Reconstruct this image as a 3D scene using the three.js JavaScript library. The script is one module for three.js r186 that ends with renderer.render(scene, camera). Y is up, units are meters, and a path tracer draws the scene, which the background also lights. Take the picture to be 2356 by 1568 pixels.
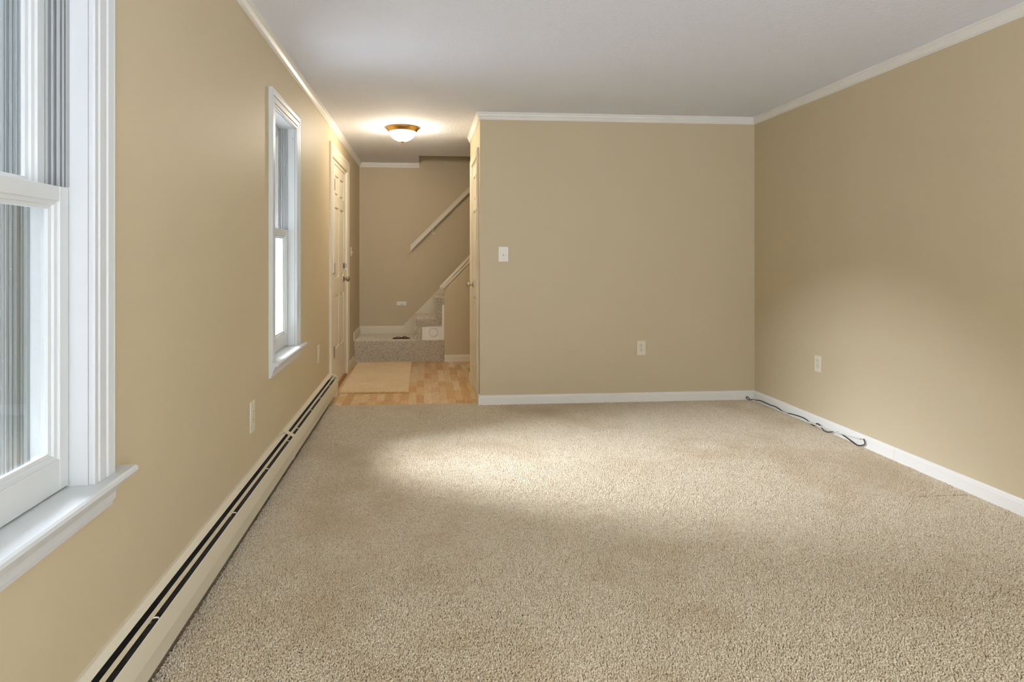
import * as THREE from 'three';
import { RoundedBoxGeometry } from 'three/addons/geometries/RoundedBoxGeometry.js';
import { mergeGeometries } from 'three/addons/utils/BufferGeometryUtils.js';

// ---------------------------------------------------------------- camera, sky, sun, exposure
// World: x to the right, y up, the room runs along -z. Distances "d" below are metres in front of the camera (z = -d).
const scene = new THREE.Scene();
const F = 1400, CX = 1097, CY = 590, W = 2356, H = 1568;
const camera = new THREE.PerspectiveCamera(2 * Math.atan(H / 2 / F) * 180 / Math.PI, W / H, 0.05, 200);
camera.position.set(0, 1.232, 0);
camera.rotation.y = -Math.atan(118 / F);
camera.setViewOffset(W, H, W / 2 - CX, H / 2 - CY, W, H);
scene.add(camera);

scene.background = new THREE.Color().setRGB(0.90, 0.97, 1.06);   // even overcast sky
scene.backgroundIntensity = 4.4;
const sun = new THREE.DirectionalLight(new THREE.Color().setRGB(0.88, 0.98, 1.20), 43.0);   // sun behind thin cloud: wide and soft, square on to the window wall
sun.position.set(-9, 6.1, -3.75); sun.target.position.set(0, 0, -3.7); sun.castShadow = true; sun.shadow.radius = 85;
Object.assign(sun.shadow.camera, { left: -8, right: 8, top: 8, bottom: -8, near: 0.5, far: 30 }); sun.shadow.mapSize.set(2048, 2048);
scene.add(sun, sun.target);

const renderer = new THREE.WebGLRenderer({ antialias: true });
renderer.toneMapping = THREE.LinearToneMapping;
renderer.toneMappingExposure = 1.07;
renderer.shadowMap.enabled = true;

// ---------------------------------------------------------------- helpers
let seed = 7;
const rnd = () => { seed = (seed * 1664525 + 1013904223) >>> 0; return seed / 4294967296; };
const used = {};
const numbered = (n) => { const k = used[n] = (used[n] ?? -1) + 1; return k ? `${n}_${String(k).padStart(3, '0')}` : n; };
function uvBox(g) {                       // uv in metres, from the dominant axis of every face
  g = g.index ? g.toNonIndexed() : g;
  const p = g.attributes.position, uv = new Float32Array(p.count * 2);
  const a = new THREE.Vector3(), b = new THREE.Vector3(), c = new THREE.Vector3();
  for (let i = 0; i < p.count; i += 3) {
    a.fromBufferAttribute(p, i); b.fromBufferAttribute(p, i + 1); c.fromBufferAttribute(p, i + 2);
    const n = b.clone().sub(a).cross(c.clone().sub(a)), x = Math.abs(n.x), y = Math.abs(n.y), z = Math.abs(n.z);
    [a, b, c].forEach((q, k) => {
      const [u, v] = y >= x && y >= z ? [q.x, q.z] : x >= z ? [q.z, q.y] : [q.x, q.y];
      uv[(i + k) * 2] = u; uv[(i + k) * 2 + 1] = v;
    });
  }
  g.setAttribute('uv', new THREE.BufferAttribute(uv, 2));
  return g;
}
const clean = (g) => { g = g.index ? g.toNonIndexed() : g; for (const k of Object.keys(g.attributes)) if (!['position', 'normal'].includes(k)) g.deleteAttribute(k); return g; };
const merge = (gs) => gs.length === 1 ? clean(gs[0]) : mergeGeometries(gs.map(clean));
// box between x0..x1, y0..y1 and distances d0..d1; r rounds its edges
function bx(x0, x1, y0, y1, d0, d1, r = 0) {
  const w = Math.abs(x1 - x0), h = Math.abs(y1 - y0), t = Math.abs(d1 - d0);
  const g = r ? new RoundedBoxGeometry(w, h, t, 2, Math.min(r, w / 2.1, h / 2.1, t / 2.1)) : new THREE.BoxGeometry(w, h, t);
  g.translate((x0 + x1) / 2, (y0 + y1) / 2, -(d0 + d1) / 2);
  return g;
}
function mesh(name, geos, mat, parent) {
  const m = new THREE.Mesh(uvBox(merge([].concat(geos))), mat);
  m.name = parent === scene ? numbered(name) : name;
  m.castShadow = m.receiveShadow = true;
  parent.add(m);
  return m;
}
function tag(o, label, category, extra = {}) { o.userData = { label, category, ...extra }; return o; }
function group(name, label, category, [x, y, d] = [0, 0, 0], extra = {}) {
  const g = new THREE.Group(); g.name = numbered(name); g.position.set(x, y, -d); scene.add(g);
  return tag(g, label, category, extra);
}
const STRUCT = { kind: 'structure' };
// extrude an outline [[a,b],...] drawn in the plane (d,y), (x,y) or (x,d) by a thickness along the third axis
function slab(plane, outline, from, to, holes = []) {
  const mk = (pts, S) => { const s = new S(); pts.forEach(([a, b], i) => i ? s.lineTo(a, b) : s.moveTo(a, b)); s.closePath(); return s; };
  const s = mk(outline, THREE.Shape);
  holes.forEach((h) => s.holes.push(mk(h, THREE.Path)));
  const t = Math.abs(to - from), lo = Math.min(from, to);
  const g = new THREE.ExtrudeGeometry(s, { depth: t, bevelEnabled: false });
  const M = new THREE.Matrix4();
  if (plane === 'dy') { M.set(0, 0, 1, lo, 0, 1, 0, 0, -1, 0, 0, 0, 0, 0, 0, 1); }               // (a,b,c) -> x=c+lo, y=b, z=-a
  else if (plane === 'xy') { M.makeTranslation(0, 0, -lo - t); }
  else { M.set(1, 0, 0, 0, 0, 0, 1, lo, 0, -1, 0, 0, 0, 0, 0, 1); }                               // x=a, y=c+lo, z=-b
  g.applyMatrix4(M);
  return g;
}
const rect = (a0, a1, b0, b1) => [[a0, b0], [a1, b0], [a1, b1], [a0, b1]];
// a moulding: profile [[a,b],...] swept along a path of points, mitred; a runs to the side (N x T), b along N
function moulding(path, profile, N, closedEnds = true) {
  const P = path.map((p) => new THREE.Vector3(...p)), n = new THREE.Vector3(...N).normalize(), rows = [];
  const side = (i) => n.clone().cross(P[i + 1].clone().sub(P[i]).normalize());
  P.forEach((p, i) => {
    let s;
    if (i === 0) s = side(0); else if (i === P.length - 1) s = side(i - 1);
    else { const a = side(i - 1), b = side(i); s = a.clone().add(b).normalize(); s.divideScalar(Math.max(0.2, s.dot(b))); }
    rows.push(profile.map(([a, b]) => p.clone().addScaledVector(s, a).addScaledVector(n, b)));
  });
  const v = [], tri = (a, b, c) => v.push(a.x, a.y, a.z, b.x, b.y, b.z, c.x, c.y, c.z), m = profile.length;
  for (let i = 0; i + 1 < rows.length; i++) for (let k = 0; k < m; k++) {
    const k2 = (k + 1) % m; tri(rows[i][k], rows[i + 1][k], rows[i + 1][k2]); tri(rows[i][k], rows[i + 1][k2], rows[i][k2]);
  }
  if (closedEnds) for (const [r, fl] of [[rows[0], 0], [rows[rows.length - 1], 1]]) {
    const t2 = THREE.ShapeUtils.triangulateShape(profile.map(([a, b]) => new THREE.Vector2(a, b)), []);
    for (const [i, j, k] of t2) fl ? tri(r[i], r[j], r[k]) : tri(r[i], r[k], r[j]);
  }
  const g = new THREE.BufferGeometry();
  g.setAttribute('position', new THREE.BufferAttribute(new Float32Array(v), 3)); g.computeVertexNormals();
  return g;
}
function tube(pts, r, seg = 60, sides = 8) {
  return new THREE.TubeGeometry(new THREE.CatmullRomCurve3(pts.map(([x, y, d]) => new THREE.Vector3(x, y, -d))), seg, r, sides, false);
}
function lathe(pts, seg = 40) { return new THREE.LatheGeometry(pts.map(([a, b]) => new THREE.Vector2(a, b)), seg); }

// ---------------------------------------------------------------- textures
const hash = (x, y, s = 0) => { let h = Math.imul(x | 0, 374761393) ^ Math.imul(y | 0, 668265263) ^ Math.imul(s | 0, 2147483647 - 1274126177); h = Math.imul(h ^ (h >>> 13), 1274126177); return ((h ^ (h >>> 16)) >>> 0) / 4294967296; };
function vnoise(x, y, per, s) {           // tileable value noise
  const xi = Math.floor(x), yi = Math.floor(y), fx = x - xi, fy = y - yi, u = fx * fx * (3 - 2 * fx), v = fy * fy * (3 - 2 * fy);
  const q = (i, j) => hash(((i % per) + per) % per, ((j % per) + per) % per, s);
  return (q(xi, yi) * (1 - u) + q(xi + 1, yi) * u) * (1 - v) + (q(xi, yi + 1) * (1 - u) + q(xi + 1, yi + 1) * u) * v;
}
function tex(n, metres, fn, color) {
  const a = new Uint8Array(n * n * 4);
  for (let j = 0; j < n; j++) for (let i = 0; i < n; i++) {
    const c = fn(i / n, j / n); const o = (j * n + i) * 4;
    for (let k = 0; k < 3; k++) a[o + k] = Math.max(0, Math.min(255, Math.round(255 * (Array.isArray(c) ? c[k] : c))));
    a[o + 3] = 255;
  }
  const t = new THREE.DataTexture(a, n, n); t.wrapS = t.wrapT = THREE.RepeatWrapping; t.magFilter = THREE.LinearFilter; t.minFilter = THREE.LinearMipmapLinearFilter;
  t.generateMipmaps = true; if (color) t.colorSpace = THREE.SRGBColorSpace; t.repeat.set(1 / metres, 1 / metres); t.needsUpdate = true;
  return t;
}
const paintBump = tex(512, 0.6, (u, v) => 0.5 * vnoise(u * 160, v * 160, 160, 1) + 0.3 * vnoise(u * 60, v * 60, 60, 2) + 0.2 * vnoise(u * 12, v * 12, 12, 3));
const stippleBump = tex(512, 0.5, (u, v) => { const n = vnoise(u * 50, v * 50, 50, 5) * 0.6 + vnoise(u * 120, v * 120, 120, 6) * 0.4; return Math.max(0, Math.min(1, (n - 0.35) * 2.2)); });
const woodGrain = tex(512, 0.6, (u, v) => { const g = vnoise(u * 64, v * 5, 64, 8) * 0.5 + vnoise(u * 170, v * 9, 512, 9) * 0.5; const k = 0.86 + 0.14 * g; return [k, k * 0.985, k * 0.96]; }, true);
const carpetWeave = tex(512, 0.3, (u, v) => { const n = 0.5 * vnoise(u * 90, v * 90, 90, 11) + 0.5 * vnoise(u * 45, v * 45, 45, 12); const k = 0.72 + 0.4 * n; return [k, k, k]; }, true);
const pavingMap = tex(512, 3, (u, v) => { const n = 0.5 * vnoise(u * 128, v * 128, 128, 21) + 0.5 * vnoise(u * 20, v * 20, 20, 22), k = 0.68 + 0.12 * n; return [k, k, k * 1.01]; }, true);

// ---------------------------------------------------------------- materials
const std = (color, roughness, o = {}) => new THREE.MeshStandardMaterial({ color, roughness, ...o });
const M = {
  wall: std('#d0bf9b', 0.55, { bumpMap: paintBump, bumpScale: 0.0003 }),
  ceiling: std('#eef1f7', 0.9, { bumpMap: stippleBump, bumpScale: 0.0009 }),
  trim: std('#efebe0', 0.38),
  window: std('#d8d9d5', 0.4),
  sash: std('#d9dad5', 0.42),
  speck: std('#d6d8d2', 0.9),
  storm: std('#8b8f88', 0.6),
  metalTrack: std('#b4b4b0', 0.5, { metalness: 0.3 }),
  glass: new THREE.MeshPhysicalMaterial({ color: '#ffffff', roughness: 0.02, transmission: 1, thickness: 0, ior: 1.5 }),
  heater: std('#e2d8bf', 0.42),
  damper: std('#d3c6a8', 0.45),
  fin: std('#8c8984', 0.45, { metalness: 0.9 }),
  copper: std('#a5663c', 0.4, { metalness: 0.9 }),
  bracket: std('#d8d2c4', 0.4, { metalness: 0.6 }),
  door: std('#eadfc6', 0.36),
  nickel: std('#a89a88', 0.28, { metalness: 1 }),
  steel: std('#c9c6c0', 0.22, { metalness: 1 }),
  brass: std('#d0a560', 0.3, { metalness: 1 }),
  plate: std('#e6ddc4', 0.35),
  plateWhite: std('#efe9dc', 0.35),
  slot: std('#2b251d', 0.7),
  carpetBase: std('#c2b094', 1, { map: carpetWeave }),
  pile: std('#ffffff', 0.95),
  rug: std('#e2c08a', 1, { map: carpetWeave }),
  cord: std('#16120f', 0.45),
  raceway: std('#ece6d6', 0.4),
  sandal: std('#451a10', 0.5),
  sole: std('#4a2114', 0.6),
  oak: std('#a8743c', 0.4, { map: woodGrain }),
  paving: std('#ffffff', 1, { map: pavingMap }),
  bark: std('#5a4a3c', 0.9),
  leaf: std('#ffffff', 0.7, { side: THREE.DoubleSide }),
  exterior: std('#d8d6d0', 0.7),
};

// ---------------------------------------------------------------- the room's main measures
const XL = -0.842, XLO = -1.06, XR = 2.84, XRO = 3.0, XC = 0.452, DB = 5.05, DREAR = -1.4, CEIL = 2.432;
const DC = 6.15, DS = 7.22, DW = 7.87, WOOD = -0.014, LAND = 0.245;
const WIN = [[0.80, 1.695], [3.36, 4.115]];                 // outer edges of the window casings along the left wall
const CAS = 0.095, WTOP = 2.15, STOOL = 0.66;
const DOOR = [5.70, 6.50, 2.095], CDOOR = [5.23, 5.86, 2.08];

// ---------------------------------------------------------------- structure
const winHole = ([a, b]) => rect(a + CAS - 0.014, b - CAS + 0.014, STOOL - 0.04, WTOP - CAS + 0.014);
tag(mesh('wall_left', slab('dy', rect(DREAR - 0.15, DW + 0.15, -0.3, 2.6), XLO, XL, [...WIN.map(winHole), rect(DOOR[0] - 0.161, DOOR[1] + 0.101, WOOD, DOOR[2] + 0.036)]), M.wall, scene), 'long tan painted wall on the left with two windows and front door', 'wall', STRUCT);
tag(mesh('wall_back', slab('xy', rect(XC, XRO, -0.1, CEIL), DB, DB + 0.1), M.wall, scene), 'tan painted far wall facing the camera with switch and outlet', 'wall', STRUCT);
const SW = [-1.15, -0.25, 0.85, 2.12];                         // a wide window in the right wall, beside and behind the camera
tag(mesh('wall_right', slab('dy', rect(DREAR - 0.15, DB, -0.1, CEIL), XR, XRO, [rect(...SW)]), M.wall, scene), 'tan painted wall along the right side of the room', 'wall', STRUCT);
tag(mesh('wall_closet', slab('dy', rect(DB + 0.1, DC, -0.1, CEIL), XC, XC + 0.1, [rect(CDOOR[0] - 0.02, CDOOR[1] + 0.02, WOOD, CDOOR[2] + 0.02)]), M.wall, scene), 'short tan side wall of the closet with narrow white door', 'wall', STRUCT);
tag(mesh('wall_hall', [slab('xy', rect(XC + 0.1, 1.7, -0.1, CEIL), DC - 0.1, DC), slab('dy', rect(DC, DS, -0.1, CEIL), 1.6, 1.7), slab('dy', rect(DB + 0.1, DC - 0.1, -0.1, CEIL), 1.2, 1.3)], M.wall, scene), 'tan wall of the side passage behind the closet', 'wall', STRUCT);
tag(mesh('wall_stair', slab('xy', rect(XLO, 2.75, -0.3, 5.2), DW, DW + 0.15), M.wall, scene), 'tan wall behind the carpeted stairs with handrail', 'wall', STRUCT);
tag(mesh('wall_stairwell', slab('dy', rect(DS - 0.04, DW, CEIL + 0.1, 5.2), -0.18, -0.08), M.wall, scene), 'tan wall high over the landing at the left of the stairwell', 'wall', STRUCT);
tag(mesh('wall_stair_end', slab('dy', rect(DS, DW, -0.1, 5.2), 2.6, 2.75), M.wall, scene), 'tan end wall at the top of the stairs', 'wall', STRUCT);
tag(mesh('wall_upstairs', slab('xy', rect(-0.18, 2.75, CEIL + 0.1, 5.2), DS - 0.04, DS + 0.06), M.wall, scene), 'tan wall above the ceiling edge facing the stairwell', 'wall', STRUCT);
const RW = [XL + 0.25, XR - 0.25, 0.02, 2.25];                // a wide sliding glass door behind the camera
tag(mesh('wall_rear', slab('xy', rect(XLO, XRO, -0.1, CEIL), DREAR - 0.15, DREAR, [rect(...RW)]), M.wall, scene), 'tan wall behind the camera with a wide glass door', 'wall', STRUCT);
tag(mesh('wall_half', slab('xy', [[0.222, -0.1], [2.6, -0.1], [2.6, CEIL], [1.73, CEIL], [0.222, 0.878]], DS, DS + 0.1), M.wall, scene), 'tan half wall with sloping top beside the stairs', 'wall', STRUCT);
tag(mesh('ceiling', slab('xd', [[XLO, DREAR - 0.15], [XRO, DREAR - 0.15], [XRO, DS + 0.06], [-0.08, DS + 0.06], [-0.08, DW], [XLO, DW]], CEIL, CEIL + 0.1), M.ceiling, scene), 'white stippled flat ceiling', 'ceiling', STRUCT);
tag(mesh('ceiling', slab('xd', rect(-0.18, 2.75, DS - 0.04, DW + 0.15), 5.2, 5.3), M.ceiling, scene), 'white ceiling high over the stairwell', 'ceiling', STRUCT);

// crown moulding
const crown = [[0, 0], [0.030, 0], [0.030, 0.008], [0.022, 0.014], [0.020, 0.026], [0.010, 0.042], [0.009, 0.050], [0.004, 0.052], [0.004, 0.058], [0, 0.058]];
const dn = [0, -1, 0];
tag(mesh('trim_1', moulding([[XL, CEIL, -DREAR], [XL, CEIL, -DW], [-0.08, CEIL, -DW]], crown, dn), M.trim, scene), 'white crown moulding along the left wall and over the landing', 'crown moulding', STRUCT);
tag(mesh('trim_2', moulding([[XC, CEIL, -DC], [XC, CEIL, -DB], [XR, CEIL, -DB], [XR, CEIL, -DREAR]], crown, dn), M.trim, scene), 'white crown moulding along the closet, far and right walls', 'crown moulding', STRUCT);
// baseboards
const baseIn = [[0, 0], [0.014, 0], [0.014, 0.062], [0.011, 0.066], [0.010, 0.074], [0.005, 0.080], [0, 0.082]], up = [0, 1, 0], base = baseIn.map(([a, b]) => [-a, b]);
tag(mesh('baseboard_back', moulding([[XC, -0.006, -DB - 0.06], [XC, -0.006, -DB], [XR, -0.006, -DB]].map(([x, y, z]) => [x, y, z]), base, up), M.trim, scene), 'white baseboard along the far wall', 'baseboard', STRUCT);
{
  const j = 3.46;
  tag(mesh('baseboard_right', [moulding([[XR, -0.006, -DB + 0.014], [XR, -0.006, -j - 0.0008]], base, up), moulding([[XR, -0.006, -j + 0.0008], [XR, -0.006, -DREAR]], base, up)], M.trim, scene), 'white baseboard along the right wall with a joint', 'baseboard', STRUCT);
}
tag(mesh('baseboard_closet', moulding([[XC, WOOD, -DC], [XC, WOOD, -CDOOR[1] - 0.085]], base, up), M.door, scene), 'short white baseboard block beyond the closet door', 'baseboard', STRUCT);
tag(mesh('baseboard_half', moulding([[0.222, WOOD, -DS - 0.0], [1.6, WOOD, -DS]], base, up), M.door, scene), 'white baseboard along the foot of the half wall', 'baseboard', STRUCT);
tag(mesh('baseboard_left', moulding([[XL, WOOD, -6.79], [XL, WOOD, -DS + 0.005]], base, up), M.door, scene), 'white baseboard on the left wall past the front door', 'baseboard', STRUCT);
tag(mesh('baseboard_landing', moulding([[XL, LAND, -DS - 0.01], [XL, LAND, -DW], [-0.27, LAND, -DW]], base.map(([a, b]) => [a, b * 1.25]), up), M.door, scene), 'white baseboard around the carpeted landing', 'baseboard', STRUCT);

// carpeted floor and foyer floor
const tuftGeo = (() => { const g = new THREE.LatheGeometry([[0.0020, 0], [0.0030, 0.004], [0.0027, 0.0082], [0, 0.0098]].map(([a, b]) => new THREE.Vector2(a, b)), 5); return g; })();
const big = (x, y, s, k) => vnoise(x * s + 50, y * s + 50, 4096, k);
// pile: tufts over a patch (corner o, edges u and v, all [x,y,d]); tone(a,b) gives the dye of a tuft
function pile(name, parent, patches, step, tone, scale = 1, lean = 0.5) {
  const mats = [], cols = [], m = new THREE.Matrix4(), q = new THREE.Quaternion(), q2 = new THREE.Quaternion(), s = new THREE.Vector3(), e = new THREE.Euler();
  for (const [o, u, v] of patches) {
    const O = new THREE.Vector3(o[0], o[1], -o[2]), U = new THREE.Vector3(u[0], u[1], -u[2]), V = new THREE.Vector3(v[0], v[1], -v[2]);
    const nu = Math.round(U.length() / step), nv = Math.round(V.length() / step), N = U.clone().cross(V).normalize();
    q.setFromUnitVectors(new THREE.Vector3(0, 1, 0), N);
    for (let j = 0; j < nv; j++) for (let i = 0; i < nu; i++) {
      const a = (i + 0.5 + (rnd() - 0.5) * 0.9) / nu, b = (j + 0.5 + (rnd() - 0.5) * 0.9) / nv;
      const p = O.clone().addScaledVector(U, a).addScaledVector(V, b);
      const lx = (big(p.x, p.z, 1.1, 31) - 0.5) * lean * 1.2, lz = (big(p.x, p.z, 0.9, 32) - 0.5) * lean * 1.2;
      e.set(lz + (rnd() - 0.5) * 0.8, rnd() * 6.28, lx + (rnd() - 0.5) * 0.8);
      q2.setFromEuler(e).premultiply(q);
      const k = scale * (0.88 + 0.28 * rnd());
      m.compose(p, q2, s.set(k * (0.85 + 0.4 * rnd()), k * (0.85 + 0.3 * rnd()), k * (0.85 + 0.4 * rnd())));
      mats.push(m.clone()); cols.push(tone(p.x, -p.z, p.y));
    }
  }
  const im = new THREE.InstancedMesh(tuftGeo, M.pile, mats.length);
  const c = new THREE.Color();
  mats.forEach((x, i) => { im.setMatrixAt(i, x); im.setColorAt(i, c.setRGB(...cols[i])); });
  im.name = name; im.castShadow = im.receiveShadow = true; im.userData.kind = 'stuff'; parent.add(im);
  return im;
}
const lin = (r, g, b) => { const c = new THREE.Color().setRGB(r / 255, g / 255, b / 255, THREE.SRGBColorSpace); return [c.r, c.g, c.b]; };
const mix3 = (a, b, t) => a.map((x, i) => x + (b[i] - x) * t);
const YARN = { light: lin(232, 219, 193), mid: lin(219, 203, 174), dark: lin(188, 165, 131), soil: lin(194, 168, 130), scar: lin(178, 148, 122) };
// heathered beige yarn with uneven worn, soiled patches (blotches on the near carpet) and the frayed brown seam near the right wall
function carpetTone(x, d) {
  const h = rnd();
  const c = h < 0.55 ? mix3(YARN.mid, YARN.light, rnd()) : h < 0.96 ? mix3(YARN.mid, YARN.dark, rnd() * 0.5) : YARN.dark;
  if (x > 2.53 && x < 2.795 && Math.abs(d - 2.928 - 0.006 * (big(x, 0, 40, 44) - 0.5)) < 0.002 + 0.006 * big(x, 3, 30, 45) && rnd() < 0.85) return YARN.scar;
  const worn = Math.max(0, big(x, d, 2.3, 41) * 0.55 + big(x, d, 6, 42) * 0.3 + big(x, d, 17, 43) * 0.15 - 0.55) * 1.6;
  return mix3(c, YARN.soil, Math.min(0.6, worn)).map((v) => v * 1.0);
}
const carpetEnd = 5.115;
const carpet = group('floor', 'beige cut pile wall to wall carpet', 'carpet', [0, 0, 0], STRUCT);
mesh('carpet_backing', slab('xd', [[XL, DREAR], [XR, DREAR], [XR, DB], [XC, DB], [XC, carpetEnd], [XL, carpetEnd]], -0.06, -0.008), M.carpetBase, carpet);
pile('carpet_pile', carpet, [[[XL + 0.05, -0.0085, 1.35], [XR - XL - 0.066, 0, 0], [0, 0, DB - 0.014 - 1.35]], [[XL + 0.05, -0.0085, DB - 0.014], [XC - XL - 0.05, 0, 0], [0, 0, carpetEnd - DB + 0.014]]], 0.0048, carpetTone, 0.9);

const foyer = group('floor', 'honey coloured strip laminate floor in the foyer', 'laminate floor', [0, 0, 0], STRUCT);
mesh('subfloor', slab('xd', [[XL - 0.16, carpetEnd], [XC + 0.1, carpetEnd], [XC + 0.1, DC - 0.1], [1.7, DC - 0.1], [1.7, DW], [XL - 0.16, DW]], -0.1, WOOD - 0.006), M.oak, foyer);
{
  const tones = ['#efcb98', '#e7bf8a', '#f2d3a6', '#e1b680', '#f5dab2', '#ebc592'].map((c) => std(c, 0.24, { map: woodGrain }));
  const w = 0.069;
  for (let x = XL + 0.002; x < 1.55; x += w) {
    let d = carpetEnd + 0.001 - rnd() * 0.25;
    while (d < DS) {
      const len = 0.2 + rnd() * 0.22, a = Math.max(d, carpetEnd), b = Math.min(d + len, DS + 0.01);
      const x1 = Math.min(x + w, x < XC - w ? 9 : a < DC ? XC : 9);
      if (b - a > 0.01 && x1 - x > 0.01 && !(x >= XC && b < DC)) mesh('plank', bx(x, Math.min(x + w, x1) - 0.0008, WOOD - 0.008, WOOD, x >= XC ? Math.max(a, DC) : a, b - 0.0008), tones[Math.floor(rnd() * 6)], foyer);
      d += len;
    }
  }
}

// ---------------------------------------------------------------- windows on the left wall
const casingProfile = [[0.003, 0], [0.003, 0.010], [0.006, 0.014], [0.018, 0.014], [0.022, 0.011], [0.026, 0.016], [0.052, 0.017], [0.056, 0.013], [0.060, 0.019], [0.082, 0.021], [0.088, 0.018], [0.092, 0.020], [CAS, 0.016], [CAS, 0]];
function sash(name, x0, x1, y0, y1, d0, d1, parent, bottomRail, topRail, dirty) {
  const st = 0.036, xi = x1, fr = [];
  fr.push(bx(x0, x1, y0, y1, d0, d0 + st, 0.002), bx(x0, x1, y0, y1, d1 - st, d1, 0.002), bx(x0, x1 - 0.0005, y0, y0 + bottomRail, d0 + st, d1 - st, 0.002), bx(x0, x1 - 0.0005, y1 - topRail, y1, d0 + st, d1 - st, 0.002));
  // stepped glazing bead round the glass
  const a = d0 + st, b = d1 - st, lo = y0 + bottomRail, hi = y1 - topRail, bead = [[-0.002, -0.006], [0.010, -0.008], [0.011, -0.014], [0.020, -0.016], [0.021, -0.024], [-0.002, -0.03]];
  fr.push(moulding([[xi, lo, -a], [xi, hi, -a], [xi, hi, -b], [xi, lo, -b], [xi, lo, -a]], bead.map(([p, q]) => [-p, q]), [1, 0, 0], false));
  const s = mesh(name, fr, M.sash, parent);
  mesh('glass_pane', bx(x0 + 0.008, x0 + 0.011, lo - 0.004, hi + 0.004, a - 0.004, b + 0.004), M.glass, s);
  if (dirty) { // dried specks of dirt on the pane
    const n = 260, im = new THREE.InstancedMesh(new THREE.SphereGeometry(0.5, 6, 4), M.speck, n), m = new THREE.Matrix4(), q = new THREE.Quaternion();
    for (let i = 0; i < n; i++) { const r = 0.0006 + 0.0016 * rnd() * rnd(); m.compose(new THREE.Vector3(x0 + 0.0115, lo + (hi - lo) * rnd() ** 1.5, -(a + (b - a) * rnd())), q, new THREE.Vector3(0.0004, r * (1 + 2 * rnd() * rnd()), r)); im.setMatrixAt(i, m); }
    im.name = 'dust_specks'; im.userData.kind = 'stuff'; s.add(im);
  }
  return s;
}
function makeWindow(name, [w0, w1], label, nearHorn) {
  const g = group(name, label, 'window', [XL, 0, 0], STRUCT); g.position.set(0, 0, 0);
  const o0 = w0 + CAS, o1 = w1 - CAS, top = WTOP - CAS;
  // casing: up the near side, over the head, down the far side; profile starts at the inner edge
  mesh('casing', moulding([[XL, STOOL, -o0], [XL, top, -o0], [XL, top, -o1], [XL, STOOL, -o1]], casingProfile, [1, 0, 0]), M.window, g);
  mesh('jamb', bx(XLO, XL - 0.001, STOOL - 0.03, top + 0.012, o0 - 0.012, o0), M.window, g);
  mesh('jamb', bx(XLO, XL - 0.001, STOOL - 0.03, top + 0.012, o1, o1 + 0.012), M.window, g);
  mesh('head_jamb', bx(XLO, XL - 0.001, top, top + 0.012, o0, o1), M.window, g);
  // stool with rounded nose, then apron
  const e0 = w0 - (nearHorn ? 0.06 : 0), e1 = w1 + 0.055;
  const nose = moulding([[XL, STOOL - 0.022, -e0], [XL, STOOL - 0.022, -e1]], [[0, 0], [0.040, 0], [0.050, 0.003], [0.054, 0.010], [0.052, 0.018], [0.046, 0.022], [0, 0.022]].map(([a, b]) => [-a, b]), up);
  mesh('stool', [nose, bx(XLO + 0.02, XL, STOOL - 0.022, STOOL, o0 + 0.0004, o1 - 0.0004)], M.window, g);
  mesh('apron', moulding([[XL, STOOL - 0.085, -w0 - 0.002], [XL, STOOL - 0.085, -w1 + 0.0]], [[0, 0], [0.012, 0], [0.014, 0.012], [0.020, 0.016], [0.021, 0.034], [0.024, 0.040], [0.030, 0.050], [0.034, 0.062], [0, 0.063]].map(([a, b]) => [-a, b]), up), M.window, g);
  sash('lower_sash', -0.922, -0.886, STOOL + 0.004, 1.403, o0 + 0.005, o1 - 0.004, g, 0.075, 0.036, nearHorn);
  sash('upper_sash', -0.972, -0.938, 1.368, top - 0.002, o0 + 0.005, o1 - 0.004, g, 0.036, 0.05, nearHorn);
  // side tracks above the lower sash, with the dark slot between their ribs
  for (const [s, dd] of [[1, o0], [-1, o1]]) {
    const k = (a, b) => [dd + s * a, dd + s * b];
    const rib = (x0, x1, t) => bx(x0, x1, 1.406, top - 0.001, ...k(0.0005, t));
    mesh('track', [rib(-0.889, -0.886, 0.011), rib(-0.9, -0.895, 0.007), rib(-0.912, -0.904, 0.009), rib(-0.921, -0.917, 0.013), rib(-0.936, -0.930, 0.013)], M.metalTrack, g);
    for (const [x0, x1, t] of [[-0.988, -0.979, 0.012], [-0.999, -0.993, 0.006], [-1.0025, -0.9995, 0.018], [-1.012, -1.006, 0.010], [-1.023, -1.018, 0.005], [-1.031, -1.027, 0.013], [-1.043, -1.036, 0.007], [-1.058, -1.048, 0.016]]) mesh('storm_track', bx(x0, x1, STOOL - 0.004, top - 0.001, ...k(0.0005, t), 0.001), M.storm, g);
    mesh('blind_screw', [new THREE.CylinderGeometry(0.004, 0.004, 0.003, 10).rotateX(Math.PI / 2).translate(XL - 0.012, top - 0.06, -(dd + s * 0.001))], M.metalTrack, g);
  }
  mesh('storm_glass', bx(-1.0015, -1.0005, STOOL, top, o0 + 0.018, o1 - 0.018), M.glass, g);
  mesh('outside_sill', bx(-1.14, -1.0415, STOOL - 0.05, STOOL - 0.005, o0 - 0.012, o1 + 0.012, 0.004), M.window, g);
  return g;
}
makeWindow('window_1', WIN[0], 'white double hung window nearest the camera, cut by the left picture edge', true);
makeWindow('window_2', WIN[1], 'narrow white double hung window between near window and front door', false);
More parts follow.
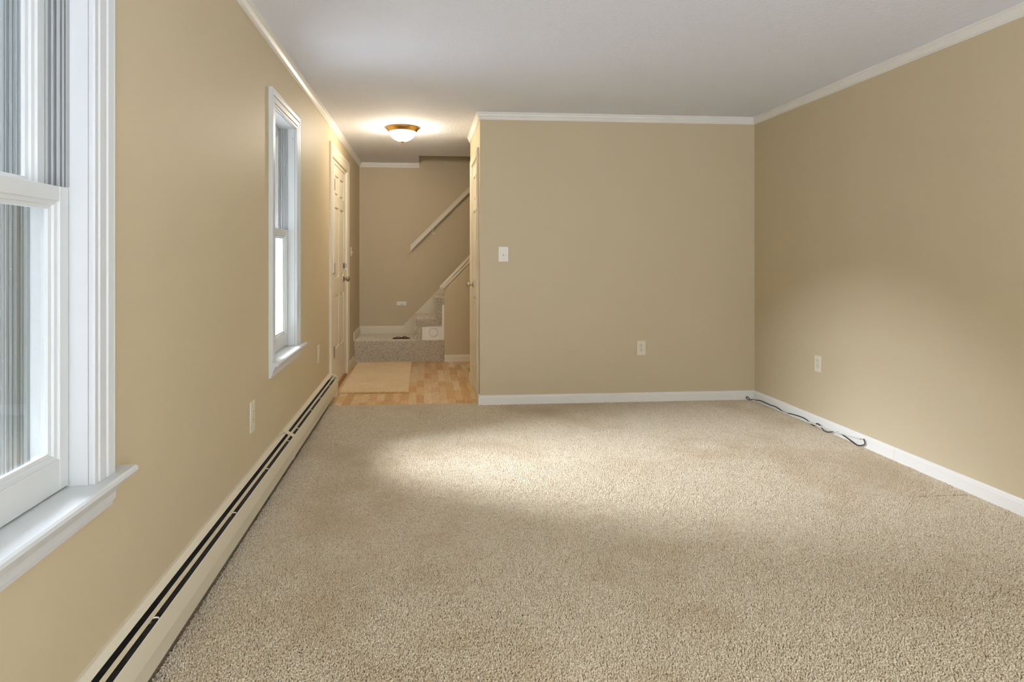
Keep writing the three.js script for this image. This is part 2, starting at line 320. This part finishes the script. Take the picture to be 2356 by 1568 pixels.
{
  const g = group('door_3', 'wide white sliding glass door behind the camera', 'door', [0, 0, 0], STRUCT), [x0, x1, y0, y1] = RW, z0 = DREAR - 0.13, z1 = DREAR - 0.07, xm = (x0 + x1) / 2;
  mesh('frame', [bx(x0, x0 + 0.05, y0, y1, z0, z1), bx(x1 - 0.05, x1, y0, y1, z0, z1), bx(x0, x1, y0, y0 + 0.05, z0, z1), bx(x0, x1, y1 - 0.05, y1, z0, z1), bx(xm - 0.05, xm + 0.05, y0, y1, z0, z1)], M.window, g);
  mesh('glass_pane', bx(x0 + 0.05, xm - 0.05, y0 + 0.05, y1 - 0.05, DREAR - 0.101, DREAR - 0.098), M.glass, g);
  mesh('glass_pane', bx(xm + 0.05, x1 - 0.05, y0 + 0.05, y1 - 0.05, DREAR - 0.101, DREAR - 0.098), M.glass, g);
  mesh('casing', [bx(x0 - 0.08, x0, y0, y1 + 0.08, DREAR, DREAR + 0.018), bx(x1, x1 + 0.08, y0, y1 + 0.08, DREAR, DREAR + 0.018), bx(x0, x1, y1, y1 + 0.08, DREAR, DREAR + 0.018), bx(x0 - 0.08, x1 + 0.08, y0 - 0.02, y0, DREAR, DREAR + 0.03)], M.window, g);
}

{
  const g = group('window_3', 'wide white window in the right wall beside the camera', 'window', [0, 0, 0], STRUCT), [d0, d1, y0, y1] = SW, x0 = XR + 0.06, x1 = XR + 0.12, w = (d1 - d0) / 3;
  mesh('frame', [bx(x0, x1, y0, y0 + 0.05, d0, d1), bx(x0, x1, y1 - 0.05, y1, d0, d1), ...[0, 1, 2, 3].map((i) => bx(x0, x1, y0, y1, Math.max(d0, d0 + i * w - 0.04), Math.min(d1, d0 + i * w + 0.04)))], M.window, g);
  for (let i = 0; i < 3; i++) mesh('glass_pane', bx(XR + 0.088, XR + 0.091, y0 + 0.05, y1 - 0.05, d0 + i * w + 0.04, d0 + (i + 1) * w - 0.04), M.glass, g);
  mesh('casing', [bx(XR - 0.018, XR, y0, y1 + 0.08, d0 - 0.08, d0), bx(XR - 0.018, XR, y0, y1 + 0.08, d1, d1 + 0.08), bx(XR - 0.018, XR, y1, y1 + 0.08, d0, d1), bx(XR - 0.03, XR, y0 - 0.04, y0, d0 - 0.1, d1 + 0.1)], M.window, g);
}

// ---------------------------------------------------------------- doors
// panelled slab: a thin core with stiles and rails standing proud and raised fields in the openings
function panelDoor(parent, face, out, d0, d1, y0, y1, rows) {
  const t = 0.013 * out, core = face - t, w = d1 - d0, st = w * 0.125, mid = (d0 + d1) / 2, hw = w * 0.06;
  const B = (a, b, c, e, f0 = core, f1 = face) => bx(Math.min(f0, f1), Math.max(f0, f1), c, e, a, b, 0.0015);
  const fr = [bx(Math.min(core, core - 0.03 * out), Math.max(core, core - 0.03 * out), y0, y1, d0, d1)];
  fr.push(B(d0, d0 + st, y0, y1), B(d1 - st, d1, y0, y1));
  let prev = y0;
  for (const [a, b] of [...rows].reverse()) { fr.push(B(d0 + st, d1 - st, prev, a)); prev = b; }
  fr.push(B(d0 + st, d1 - st, prev, y1));
  const s = mesh('slab', fr, M.door, parent);
  for (const [a, b] of rows) {
    mesh('mullion', B(mid - hw, mid + hw, a, b), M.door, s);
    for (const [p, q] of [[d0 + st, mid - hw], [mid + hw, d1 - st]]) mesh('panel', B(p + 0.022, q - 0.022, a + 0.022, b - 0.022, core - 0.001 * out, core + 0.0105 * out), M.door, s);
  }
  return s;
}
const flatCasing = (w) => [[0.003, 0], [0.003, 0.010], [0.006, 0.014], [w * 0.6, 0.015], [w * 0.7, 0.019], [w - 0.004, 0.02], [w, 0.016], [w, 0]];
{
  const g = group('door_1', 'white six panel front door beyond the narrow window', 'door', [0, 0, 0], STRUCT), [a, b, top] = DOOR;
  mesh('casing', moulding([[XL, WOOD, -a + 0.16], [XL, top + 0.035, -a + 0.16], [XL, top + 0.035, -b - 0.1], [XL, WOOD, -b - 0.1]], flatCasing(0.115), [1, 0, 0]), M.door, g);
  mesh('jamb', [bx(XLO, XL - 0.001, WOOD, top + 0.037, a - 0.162, a - 0.004), bx(XLO, XL - 0.001, WOOD, top + 0.037, b + 0.004, b + 0.102), bx(XLO, XL - 0.001, top + 0.004, top + 0.037, a - 0.004, b + 0.004)], M.door, g);
  mesh('door_stop', [bx(XLO, -0.892, WOOD, top + 0.037, a - 0.03, a + 0.012), bx(XLO, -0.892, WOOD, top + 0.037, b - 0.012, b + 0.03), bx(XLO, -0.892, top - 0.012, top + 0.037, a + 0.012, b - 0.012)], M.door, g);
  panelDoor(g, XL - 0.004, 1, a, b, WOOD + 0.025, top, [[1.81, 2.0], [1.03, 1.70], [0.36, 0.87]]);
  for (const [d0, d1] of [[a - 0.10, a - 0.045], [b + 0.02, b + 0.06]]) mesh('weather_strip', bx(XL + 0.0, XL + 0.013, 1.085, top + 0.01, d0, d1, 0.003), M.plateWhite, g);
  for (const y of [1.90, 1.12, 0.345]) {
    const h = mesh('hinge', [bx(XL - 0.006, XL + 0.0015, y - 0.05, y + 0.05, a - 0.004, a + 0.075)], M.nickel, g);
    mesh('hinge_pin', new THREE.CylinderGeometry(0.006, 0.006, 0.106, 10).translate(XL + 0.004, y, -a + 0.001), M.nickel, h);
  }
  const knob = mesh('knob', lathe([[0, 0.062], [0.014, 0.061], [0.024, 0.054], [0.0275, 0.044], [0.024, 0.034], [0.014, 0.027], [0.010, 0.020], [0.011, 0.010], [0.030, 0.007], [0.032, 0], [0, 0]].reverse()).rotateZ(-Math.PI / 2).translate(XL - 0.004, 1.0, -6.40), M.nickel, g);
  mesh('deadbolt', lathe([[0, 0], [0.028, 0], [0.026, 0.012], [0.012, 0.014], [0, 0.014]]).rotateZ(-Math.PI / 2).translate(XL - 0.004, 1.14, -6.40), M.nickel, g);
  mesh('thumb_turn', bx(XL + 0.008, XL + 0.028, 1.122, 1.158, 6.396, 6.404, 0.002), M.nickel, g);
  mesh('threshold', bx(XLO, XL + 0.02, WOOD - 0.004, WOOD + 0.018, a - 0.004, b + 0.004, 0.006), M.oak, g);
}
{
  const g = group('door_2', 'narrow white panelled closet door at the edge of the far wall', 'door', [0, 0, 0], STRUCT), [a, b, top] = CDOOR;
  mesh('casing', moulding([[XC, WOOD, -b - 0.018], [XC, top + 0.018, -b - 0.018], [XC, top + 0.018, -a + 0.018], [XC, WOOD, -a + 0.018]], flatCasing(0.062), [-1, 0, 0]), M.door, g);
  mesh('jamb', [bx(XC + 0.001, XC + 0.1, WOOD, top + 0.003, a - 0.02, a - 0.003), bx(XC + 0.001, XC + 0.1, WOOD, top + 0.003, b + 0.003, b + 0.02), bx(XC + 0.001, XC + 0.1, top + 0.003, top + 0.02, a - 0.02, b + 0.02)], M.door, g);
  panelDoor(g, XC + 0.004, -1, a, b, WOOD + 0.02, top, [[1.76, 1.98], [1.03, 1.66], [0.22, 0.86]]);
  mesh('knob', lathe([[0, 0.066], [0.014, 0.065], [0.024, 0.057], [0.027, 0.047], [0.024, 0.037], [0.012, 0.029], [0.009, 0.020], [0.011, 0.010], [0.028, 0.007], [0.031, 0], [0, 0]].reverse()).rotateZ(Math.PI / 2).translate(XC + 0.004, 0.965, -b + 0.065), M.steel, g);
}

// ---------------------------------------------------------------- stairs
const carpetDark = () => { const h = rnd(); return h < 0.5 ? mix3(lin(245, 234, 215), lin(251, 243, 228), rnd()) : h < 0.92 ? mix3(lin(240, 226, 204), lin(228, 211, 186), rnd()) : lin(206, 186, 158); };
{
  const g = group('staircase', 'carpeted landing and stairs rising to the right behind half wall', 'stairs');
  const SX = -0.122, RUN = 0.236, RISE = 0.254;
  mesh('landing', bx(XL + 0.002, 0.22, WOOD, LAND - 0.008, DS + 0.008, DW - 0.002), M.carpetBase, g);
  for (let k = 0; k < 10; k++) { const x = SX + k * RUN + 0.008; mesh('step', bx(x, 2.57, LAND + k * RISE - 0.008, LAND + (k + 1) * RISE - 0.008, DS + (x > 0.22 ? 0.102 : 0.102), DW - 0.016), M.carpetBase, g); }
  // closed white stringer on the open side, with its round cover plate
  const y1 = LAND + RISE, y2 = LAND + 2 * RISE;
  const s = mesh('stringer', [slab('xy', [[SX + 0.01, LAND - 0.01], [0.221, LAND - 0.01], [0.221, y2 - 0.02], [SX + RUN + 0.012, y2 - 0.02], [SX + RUN + 0.012, y1 - 0.012], [SX + 0.01, y1 - 0.012]], DS + 0.02, DS + 0.101)], M.plateWhite, g);
  mesh('round_plate', lathe([[0, 0.006], [0.036, 0.006], [0.040, 0.002], [0.044, 0.002], [0.047, 0.008], [0.052, 0.009], [0.056, 0.006], [0.057, 0]].reverse(), 48).rotateX(Math.PI / 2).translate(0.094, 0.338, -DS - 0.02), M.plateWhite, s);
  const st = 0.0085, P = [];
  P.push([[XL + 0.012, WOOD, DS + 0.008], [0.206 - XL, 0, 0], [0, LAND - 0.004 - WOOD, 0]]);                                   // landing riser
  P.push([[XL + 0.016, LAND - 0.008, DS + 0.01], [0.206 - XL, 0, 0], [0, 0, DW - DS - 0.03]]);                                   // landing top
  // carpet band wrapped round the open ends of the first two steps
  const band = DS + 0.018;
  P.push([[SX + 0.004, LAND, band], [0.076, 0, 0], [0, RISE - 0.006, 0]], [[SX + 0.08, y1 - 0.09, band], [RUN - 0.0, 0, 0], [0, 0.085, 0]], [[SX + RUN + 0.0, y1 - 0.004, band], [0.076, 0, 0], [0, RISE - 0.004, 0]], [[SX + RUN + 0.076, y2 - 0.09, band], [0.03, 0, 0], [0, 0.085, 0]]);
  for (let k = 0; k < 2; k++) {
    P.push([[SX + k * RUN + 0.006, LAND + k * RISE, DW - 0.016], [0, 0, -(DW - DS - 0.036)], [0, RISE - 0.006, 0]]);                 // riser
    P.push([[SX + k * RUN + 0.008, LAND + (k + 1) * RISE - 0.009, DS + 0.02], [k ? 0.23 : RUN, 0, 0], [0, 0, DW - DS - 0.036]]);   // tread
  }
  pile('carpet_pile', g, P, 0.0054, carpetDark, 1.05, 0.2);
  const wrap = [bx(SX + 0.006, SX + 0.08, LAND - 0.004, y1 - 0.008, DS + 0.0185, DS + 0.0196), bx(SX + 0.006, SX + RUN + 0.08, y1 - 0.092, y1 - 0.008, DS + 0.0185, DS + 0.0196), bx(SX + RUN + 0.004, SX + RUN + 0.08, y1 - 0.09, y2 - 0.008, DS + 0.0185, DS + 0.0196), bx(SX + RUN + 0.004, 0.221, y2 - 0.092, y2 - 0.008, DS + 0.0185, DS + 0.0196), bx(SX + 0.006, SX + 0.02, LAND - 0.004, y1 - 0.008, DS + 0.0196, DS + 0.11), bx(SX + 0.006, SX + RUN + 0.02, y1 - 0.022, y1 - 0.008, DS + 0.0196, DS + 0.11), bx(SX + RUN + 0.004, SX + RUN + 0.02, y1 - 0.02, y2 - 0.008, DS + 0.0196, DS + 0.11), bx(SX + RUN + 0.004, 0.221, y2 - 0.022, y2 - 0.008, DS + 0.0196, DS + 0.11)];
  mesh('carpet_wrap', wrap, M.carpetBase, g);
  // raking skirt board on the stair wall
  mesh('skirt_board', [slab('xy', [[-0.27, LAND], [2.57, LAND], [2.57, LAND + 0.105 + 2.84], [-0.27, LAND + 0.105]].map(([x, y]) => [x, Math.min(y, 5)]), DW - 0.014, DW - 0.001), moulding([[-0.272, LAND + 0.096, -DW + 0.001], [2.4, LAND + 0.096 + 2.672 * 1.0, -DW + 0.001]], [[0, 0], [-0.012, 0], [-0.012, 0.016], [0, 0.016]].map(([a, b]) => [b, -a]), [0, 0, 1])], M.door, g);
}
{ // cap on the half wall
  const n = 1 / Math.SQRT2, cap = slab('xy', [[0, 0], [2.2, 0], [2.2, 0.026], [0.004, 0.026], [-0.004, 0.02], [-0.004, 0.006]], 0, 0.15);
  const under = slab('xy', [[0.02, -0.03], [2.2, -0.03], [2.2, 0], [0.02, 0]], 0.012, 0.024);
  const gg = merge([uvBox(cap), uvBox(under)]); gg.rotateZ(Math.atan2(CEIL - 0.878, 1.73 - 0.222)); gg.translate(0.186, 0.862, -DS + 0.025);
  tag(mesh('trim_3', gg, M.door, scene), 'white sloping cap on the half wall beside the stairs', 'wall cap', STRUCT);
}
{
  const g = group('handrail', 'cream wooden handrail sloping up the wall behind the stairs', 'handrail');
  const z = DW - 0.062;
  const railRun = (lo, hi, z0, z1) => slab('xy', [[-0.19, 1.305 + lo], [1.9, 3.395 + lo], [1.9, 3.395 + hi], [-0.19, 1.305 + hi]], z0, z1);
  mesh('rail', [railRun(0, 0.026, z - 0.019, z + 0.019), railRun(0.026, 0.034, z - 0.015, z + 0.019), railRun(0.034, 0.072, z - 0.021, z + 0.021)], M.door, g);
  for (const x of [0.10, 1.0, 1.75]) { const y = 1.305 + (x + 0.19) - 0.002; mesh('bracket', [tube([[x, y, z], [x, y - 0.035, z + 0.01], [x, y - 0.05, DW - 0.006]], 0.006, 14), new THREE.CylinderGeometry(0.022, 0.022, 0.006, 18).rotateX(Math.PI / 2).translate(x, y - 0.05, -DW + 0.003)], M.door, g); }
}

// ---------------------------------------------------------------- ceiling light
{
  const g = group('ceiling_light', 'brass ceiling light with frosted white glass bowl, switched on', 'ceiling light', [-0.214, CEIL, 5.71]);
  mesh('canopy', lathe([[0, 0], [0.150, 0], [0.154, -0.003], [0.154, -0.009], [0.150, -0.012], [0.147, -0.013], [0.146, -0.017], [0.141, -0.021], [0.139, -0.026], [0.133, -0.030], [0.131, -0.036], [0.126, -0.040], [0.122, -0.038], [0.121, -0.03], [0, -0.02]].reverse(), 56), M.brass, g);
  const bowlMat = std('#fff6e6', 0.3, { emissive: new THREE.Color().setRGB(1, 0.93, 0.80), emissiveIntensity: 1.6 });
  const pts = []; for (let i = 0; i <= 16; i++) { const t = i / 16 * Math.PI / 2; pts.push([0.1225 * Math.cos(t), -0.034 - 0.096 * Math.sin(t)]); } pts[16][0] = 0;
  mesh('glass_bowl', lathe(pts.reverse(), 56), bowlMat, g);
  mesh('finial', lathe([[0, 0.006], [0.016, 0.004], [0.018, 0], [0.010, -0.004], [0.006, -0.008], [0.009, -0.013], [0.006, -0.018], [0, -0.02]].reverse(), 24).translate(0, -0.132, 0), M.brass, g);
  const lamp = new THREE.PointLight(new THREE.Color().setRGB(1, 0.87, 0.70), 2.7, 0, 2);
  lamp.position.set(0, -0.066, 0); lamp.castShadow = true; lamp.shadow.radius = 4.5; g.add(lamp);
}

// ---------------------------------------------------------------- baseboard heater
{
  const g = group('baseboard_heater', 'long cream baseboard heater under the windows on the left wall', 'heater');
  const end = 5.43, start = DREAR + 0.05, joint = 3.66, prof = (pts) => pts.map(([p, h]) => [-p, h]);
  const run = (name, pts, a, b, mat, parent = g) => mesh(name, moulding([[XL, 0, -a], [XL, 0, -b]], prof(pts), up), mat, parent);
  run('back_panel', [[0, 0.02], [0.004, 0.02], [0.004, 0.204], [0.010, 0.206], [0.027, 0.196], [0.030, 0.198], [0.011, 0.212], [0, 0.212]], start, end, M.heater);
  for (const [a, b] of [[start, joint - 0.001], [joint + 0.001, end]]) {
    run('front_cover', [[0.064, 0.050], [0.070, 0.048], [0.0765, 0.113], [0.0710, 0.176], [0.0685, 0.177], [0.067, 0.175], [0.0685, 0.172], [0.0735, 0.113], [0.067, 0.053]], a, b, M.heater);
    run('damper', [[0.0445, 0.1915], [0.046, 0.193], [0.0545, 0.184], [0.053, 0.1825]], a + 0.004, b - 0.004, M.damper);
  }
  const pipe = mesh('pipe', tube([[XL + 0.036, 0.11, start + 0.02], [XL + 0.036, 0.11, 2], [XL + 0.036, 0.11, end - 0.06]], 0.011, 8, 10), M.copper, g);
  const fins = []; for (let d = start + 0.05; d < end - 0.1; d += 0.0065) fins.push(bx(XL + 0.0045, XL + 0.0655, 0.062, 0.170, d, d + 0.0006));
  mesh('fins', fins, M.fin, pipe).userData.kind = 'stuff';
  const plateProf = [[0, 0.213], [0.012, 0.2145], [0.037, 0.199], [0.060, 0.187], [0.0715, 0.179], [0.079, 0.113], [0.072, 0.046], [0.066, 0.048], [0.076, 0.113], [0.069, 0.176], [0.058, 0.184], [0.035, 0.195], [0.012, 0.211], [0, 0.210]];
  run('splice_plate', plateProf, joint - 0.022, joint + 0.022, M.heater);
  run('end_cap', [[0, 0.213], [0.012, 0.2145], [0.037, 0.199], [0.060, 0.187], [0.0715, 0.179], [0.079, 0.113], [0.072, 0.046], [0.066, 0.006], [0.05, 0.006], [0.048, 0.03], [0, 0.03]], end - 0.03, end, M.heater);
  for (const d of [1.84, 2.57, 3.09, 3.55, 3.81, 4.25, 4.61, 5.05]) mesh('bracket', [tube([[XL + 0.040, 0.176, d], [XL + 0.050, 0.180, d + 0.004], [XL + 0.0635, 0.178, d + 0.01], [XL + 0.066, 0.168, d + 0.012]], 0.003, 12, 6), bx(XL + 0.040, XL + 0.048, 0.168, 0.178, d - 0.004, d + 0.004, 0.001)], M.bracket, g);
  mesh('loose_wire', tube([[XL + 0.028, 0.207, 3.62], [XL + 0.022, 0.218, 3.57], [XL + 0.012, 0.221, 3.53], [XL + 0.004, 0.216, 3.52]], 0.0025, 16, 6), M.bracket, g);
}

// ---------------------------------------------------------------- wall plates
// a plate in its own axes: x across, y up, z out of the wall
function plate(name, label, category, [x, y, d], turn, kind, mat = M.plate, w = 0.073, h = 0.118) {
  const g = group(name, label, category, [x, y, d]); g.rotation.y = turn;
  const P = (x0, x1, y0, y1, z0, z1, r) => bx(x0, x1, y0, y1, -z0, -z1, r);
  mesh('cover_plate', P(-w / 2, w / 2, -h / 2, h / 2, 0, 0.006, 0.0025), mat, g);
  if (kind === 'outlet') for (const c of [0.0195, -0.0195]) {
    const s = mesh('socket', new THREE.CylinderGeometry(0.0165, 0.0165, 0.003, 24).rotateX(Math.PI / 2).translate(0, c, 0.0068), mat, g);
    mesh('socket_slot', [P(-0.0075, -0.0048, c + 0.002, c + 0.011, 0.0075, 0.0086), P(0.0048, 0.0075, c + 0.002, c + 0.010, 0.0075, 0.0086), new THREE.CylinderGeometry(0.0028, 0.0028, 0.001, 10).rotateX(Math.PI / 2).translate(0, c - 0.007, 0.0081)], M.slot, s);
  }
  if (kind === 'switch') {
    mesh('toggle_bezel', P(-0.006, 0.006, -0.0125, 0.0125, 0.006, 0.0072, 0.0005), mat, g);
    mesh('toggle', P(-0.0042, 0.0042, -0.006, 0.004, 0, 0.018, 0.0015).rotateX(0.5).translate(0, -0.003, 0.005), M.plateWhite, g);
    for (const c of [0.03, -0.03]) mesh('screw', new THREE.CylinderGeometry(0.0028, 0.0028, 0.0012, 10).rotateX(Math.PI / 2).translate(0, c, 0.0064), M.plateWhite, g);
  }
  if (kind === 'outlet') mesh('screw', new THREE.CylinderGeometry(0.0026, 0.0026, 0.0012, 10).rotateX(Math.PI / 2).translate(0, 0, 0.0064), M.nickel, g);
  if (kind === 'blank') for (const c of [0.02, -0.02]) mesh('screw', new THREE.CylinderGeometry(0.0026, 0.0026, 0.0012, 10).rotateX(Math.PI / 2).translate(0, c, 0.0064), mat, g);
  if (kind === 'jack') mesh('jack_opening', P(-0.005, 0.005, -0.018, -0.008, 0.0055, 0.0065), M.slot, g);
  return g;
}
plate('light_switch', 'cream light switch at head height on the far wall', 'light switch', [0.648, 1.252, DB], 0, 'switch', M.plateWhite, 0.084, 0.126);
plate('wall_outlet', 'cream outlet low on the far wall facing the camera', 'outlet', [1.829, 0.456, DB], 0, 'outlet', M.plate, 0.078, 0.124);
plate('wall_outlet', 'cream outlet low on the right wall above the black cord', 'outlet', [XR, 0.455, 4.19], -Math.PI / 2, 'outlet', M.plate);
plate('wall_outlet', 'cream wall plate low on left wall below and left of narrow window', 'outlet', [XL, 0.455, 3.04], Math.PI / 2, 'outlet', M.plate, 0.074, 0.15);
plate('wall_outlet', 'cream wall plate low on left wall between narrow window and front door', 'outlet', [XL, 0.465, 4.88], Math.PI / 2, 'outlet', M.plate, 0.078, 0.14);
plate('light_switch', 'small light switch on the left wall just past the front door', 'light switch', [XL, 1.29, 6.99], Math.PI / 2, 'switch', M.plateWhite, 0.07, 0.1);
plate('wall_plate', 'white wide jack plate low on the wall behind the landing', 'wall plate', [-0.306, 0.632, DW], 0, 'jack', M.plateWhite, 0.124, 0.052);

// ---------------------------------------------------------------- small things
{
  const g = group('doormat', 'flat tan doormat on the foyer floor before the landing', 'doormat', [0, WOOD, 0]);
  const out = [[-0.79, 5.63], [-0.15, 5.60], [-0.165, DS - 0.012], [-0.79, DS - 0.012]];
  mesh('mat', slab('xd', out, 0, 0.006), M.rug, g);
  mesh('bound_edge', tube([[-0.79, 0.005, 5.63], [-0.47, 0.006, 5.612], [-0.15, 0.005, 5.60]], 0.005, 30, 6), M.rug, g);
  const rugTone = (x, d) => mix3(lin(248, 226, 186), lin(236, 210, 166), 0.6 * big(x, d, 7, 51) + 0.4 * rnd());
  const im = pile('mat_pile', g, [[[-0.785, 0.004, 5.64], [0.625, 0, 0], [0, 0, DS - 5.66]]], 0.0064, rugTone, 0.85, 0.2);
}
{
  const g = group('cable_raceway', 'thin white strip lying along the right baseboard beside black cord', 'cable strip');
  mesh('strip', tube([[2.790, 0.008, 4.985], [2.799, 0.013, 4.4], [2.808, 0.030, 3.95], [2.813, 0.050, 3.725]], 0.0046, 40, 6), M.raceway, g);
}
tag(mesh('power_cord', [tube([[2.775, 0.012, 5.012], [2.752, 0.03, 5.01], [2.740, 0.024, 5.005], [2.752, 0.008, 4.99], [2.775, 0.012, 4.985], [2.79, 0.012, 4.99], [2.800, 0.012, 4.96], [2.810, 0.020, 4.905], [2.815, 0.018, 4.763], [2.815, 0.022, 4.682], [2.812, 0.006, 4.56], [2.815, 0.018, 4.477], [2.816, 0.026, 4.315], [2.812, 0.006, 4.2], [2.814, 0.030, 4.163], [2.797, 0.006, 4.045], [2.816, 0.030, 3.954], [2.816, 0.020, 3.87], [2.812, 0.006, 3.79], [2.806, 0.004, 3.735], [2.815, 0.03, 3.688], [2.819, 0.056, 3.705]], 0.0035, 300, 7)], M.cord, scene), 'thin black cord with a loop winding along the right baseboard', 'cord');
{
  const g = group('sandal', 'small dark brown sandal lying on the carpeted landing', 'sandal', [-0.29, LAND + 0.001, 7.36]); g.scale.set(0.85, 0.7, 0.85);
  const sole = new THREE.Shape(); sole.moveTo(-0.12, 0); sole.bezierCurveTo(-0.125, 0.045, -0.04, 0.035, 0, 0.03); sole.bezierCurveTo(0.06, 0.06, 0.125, 0.04, 0.12, 0); sole.bezierCurveTo(0.125, -0.04, 0.05, -0.045, 0, -0.03); sole.bezierCurveTo(-0.04, -0.035, -0.125, -0.045, -0.12, 0);
  mesh('sole', new THREE.ExtrudeGeometry(sole, { depth: 0.008, bevelEnabled: true, bevelSize: 0.003, bevelThickness: 0.003, bevelSegments: 2 }).rotateX(-Math.PI / 2).translate(0, 0.004, 0), M.sole, g);
  mesh('strap', [tube([[0.02, 0.012, -0.036], [0.03, 0.034, -0.016], [0.06, 0.036, 0], [0.03, 0.034, 0.016], [0.02, 0.012, 0.036]], 0.006, 30, 7), tube([[0.055, 0.035, 0], [0.08, 0.026, 0], [0.088, 0.013, 0]], 0.005, 12, 6), tube([[-0.10, 0.012, 0.02], [-0.05, 0.026, 0.028], [0.02, 0.014, 0.034]], 0.005, 16, 6)], M.sandal, g);
}

// ---------------------------------------------------------------- outside
tag(mesh('paving', slab('xd', rect(-60, 60, -60, 60), -0.75, -0.6), M.paving, scene), 'pale grey paving outside the windows', 'paving', STRUCT);
const leaf = new THREE.BufferGeometry(); leaf.setAttribute('position', new THREE.BufferAttribute(new Float32Array([0, 0, 0, 0.05, 0.012, 0.06, 0, 0, 0.14, 0, 0, 0, 0, 0, 0.14, -0.05, 0.012, 0.06]), 3)); leaf.computeVertexNormals();
function leafCrown(g, geo, n, place, c0, c1, size = 1) {
  const im = new THREE.InstancedMesh(geo, M.leaf, n), m = new THREE.Matrix4(), q = new THREE.Quaternion(), e = new THREE.Euler(), c = new THREE.Color();
  for (let i = 0; i < n; i++) {
    const u = rnd() * 2 - 1, a = rnd() * 6.283, r = Math.cbrt(0.25 + 0.75 * rnd()), h = Math.sqrt(1 - u * u), k = size * (0.9 + 0.7 * rnd());
    q.setFromEuler(e.set(rnd() * 6.28, rnd() * 6.28, rnd() * 6.28));
    m.compose(new THREE.Vector3(...place(u, r, h, a)), q, new THREE.Vector3(k, k, k)); im.setMatrixAt(i, m);
    im.setColorAt(i, c.setRGB(...mix3(lin(...c0), lin(...c1), rnd())));
  }
  im.name = 'leaves'; im.userData.kind = 'stuff'; im.castShadow = im.receiveShadow = true; g.add(im);
}
{
  const g = group('tree', 'leafy green tree standing outside the near window', 'tree', [-3.7, -0.6, 0.75]);
  const limb = (pts, r0, r1) => { const c = new THREE.CatmullRomCurve3(pts.map((p) => new THREE.Vector3(...p))), t = new THREE.TubeGeometry(c, 14, 1, 8), p = t.attributes.position, q = new THREE.Vector3();
    for (let i = 0; i < p.count; i++) { const k = Math.floor(i / 9) / 14, o = c.getPointAt(k); q.fromBufferAttribute(p, i).sub(o).multiplyScalar(r0 + (r1 - r0) * k).add(o); p.setXYZ(i, q.x, q.y, q.z); } t.computeVertexNormals(); return t; };
  mesh('trunk', limb([[0, 0, 0], [0.05, 1, 0.03], [-0.03, 2.4, 0], [0, 4.4, 0.05]], 0.13, 0.04), M.bark, g);
  for (let i = 0; i < 7; i++) { const a = i * 2.4, y = 1.7 + i * 0.35; mesh('branch', limb([[0, y, 0], [0.4 * Math.cos(a), y + 0.35, 0.4 * Math.sin(a)], [0.95 * Math.cos(a), y + 0.7, 0.95 * Math.sin(a)]], 0.04, 0.01), M.bark, g); }
  leafCrown(g, leaf, 14000, (u, r, h, a) => [1.25 * r * h * Math.cos(a), 3.0 + 2.2 * r * u, 1.25 * r * h * Math.sin(a)], [86, 112, 52], [124, 146, 78]);
}
for (const [x, d, label] of [[-2.2, 2.86, 'tall dark evergreen shrub standing outside between the two windows'], [-1.95, 0.30, 'tall dark evergreen shrub standing outside just before the near window']]) {
  const g = group('evergreen_shrub', label, 'shrub', [x, -0.6, d], { group: 'evergreens along the house' });
  mesh('trunk', new THREE.CylinderGeometry(0.02, 0.07, 4.2, 8).translate(0, 2.1, 0), M.bark, g);
  leafCrown(g, leaf, 6500, (u, r, h, a) => { const y = 0.15 + (u + 1) * 2.35, w = 0.56 * Math.sqrt(Math.max(0.02, 1 - Math.pow(y / 5.1, 3))) * Math.sqrt(r); return [w * Math.cos(a), y, w * Math.sin(a)]; }, [48, 72, 40], [74, 98, 56], 0.9);
}
tag(mesh('roof_eave', bx(-1.2, XLO - 0.001, 2.6, 2.7, DREAR - 0.15, DW + 0.15), M.exterior, scene), 'pale roof eave over the windows outside', 'eave', STRUCT);

renderer.render(scene, camera);
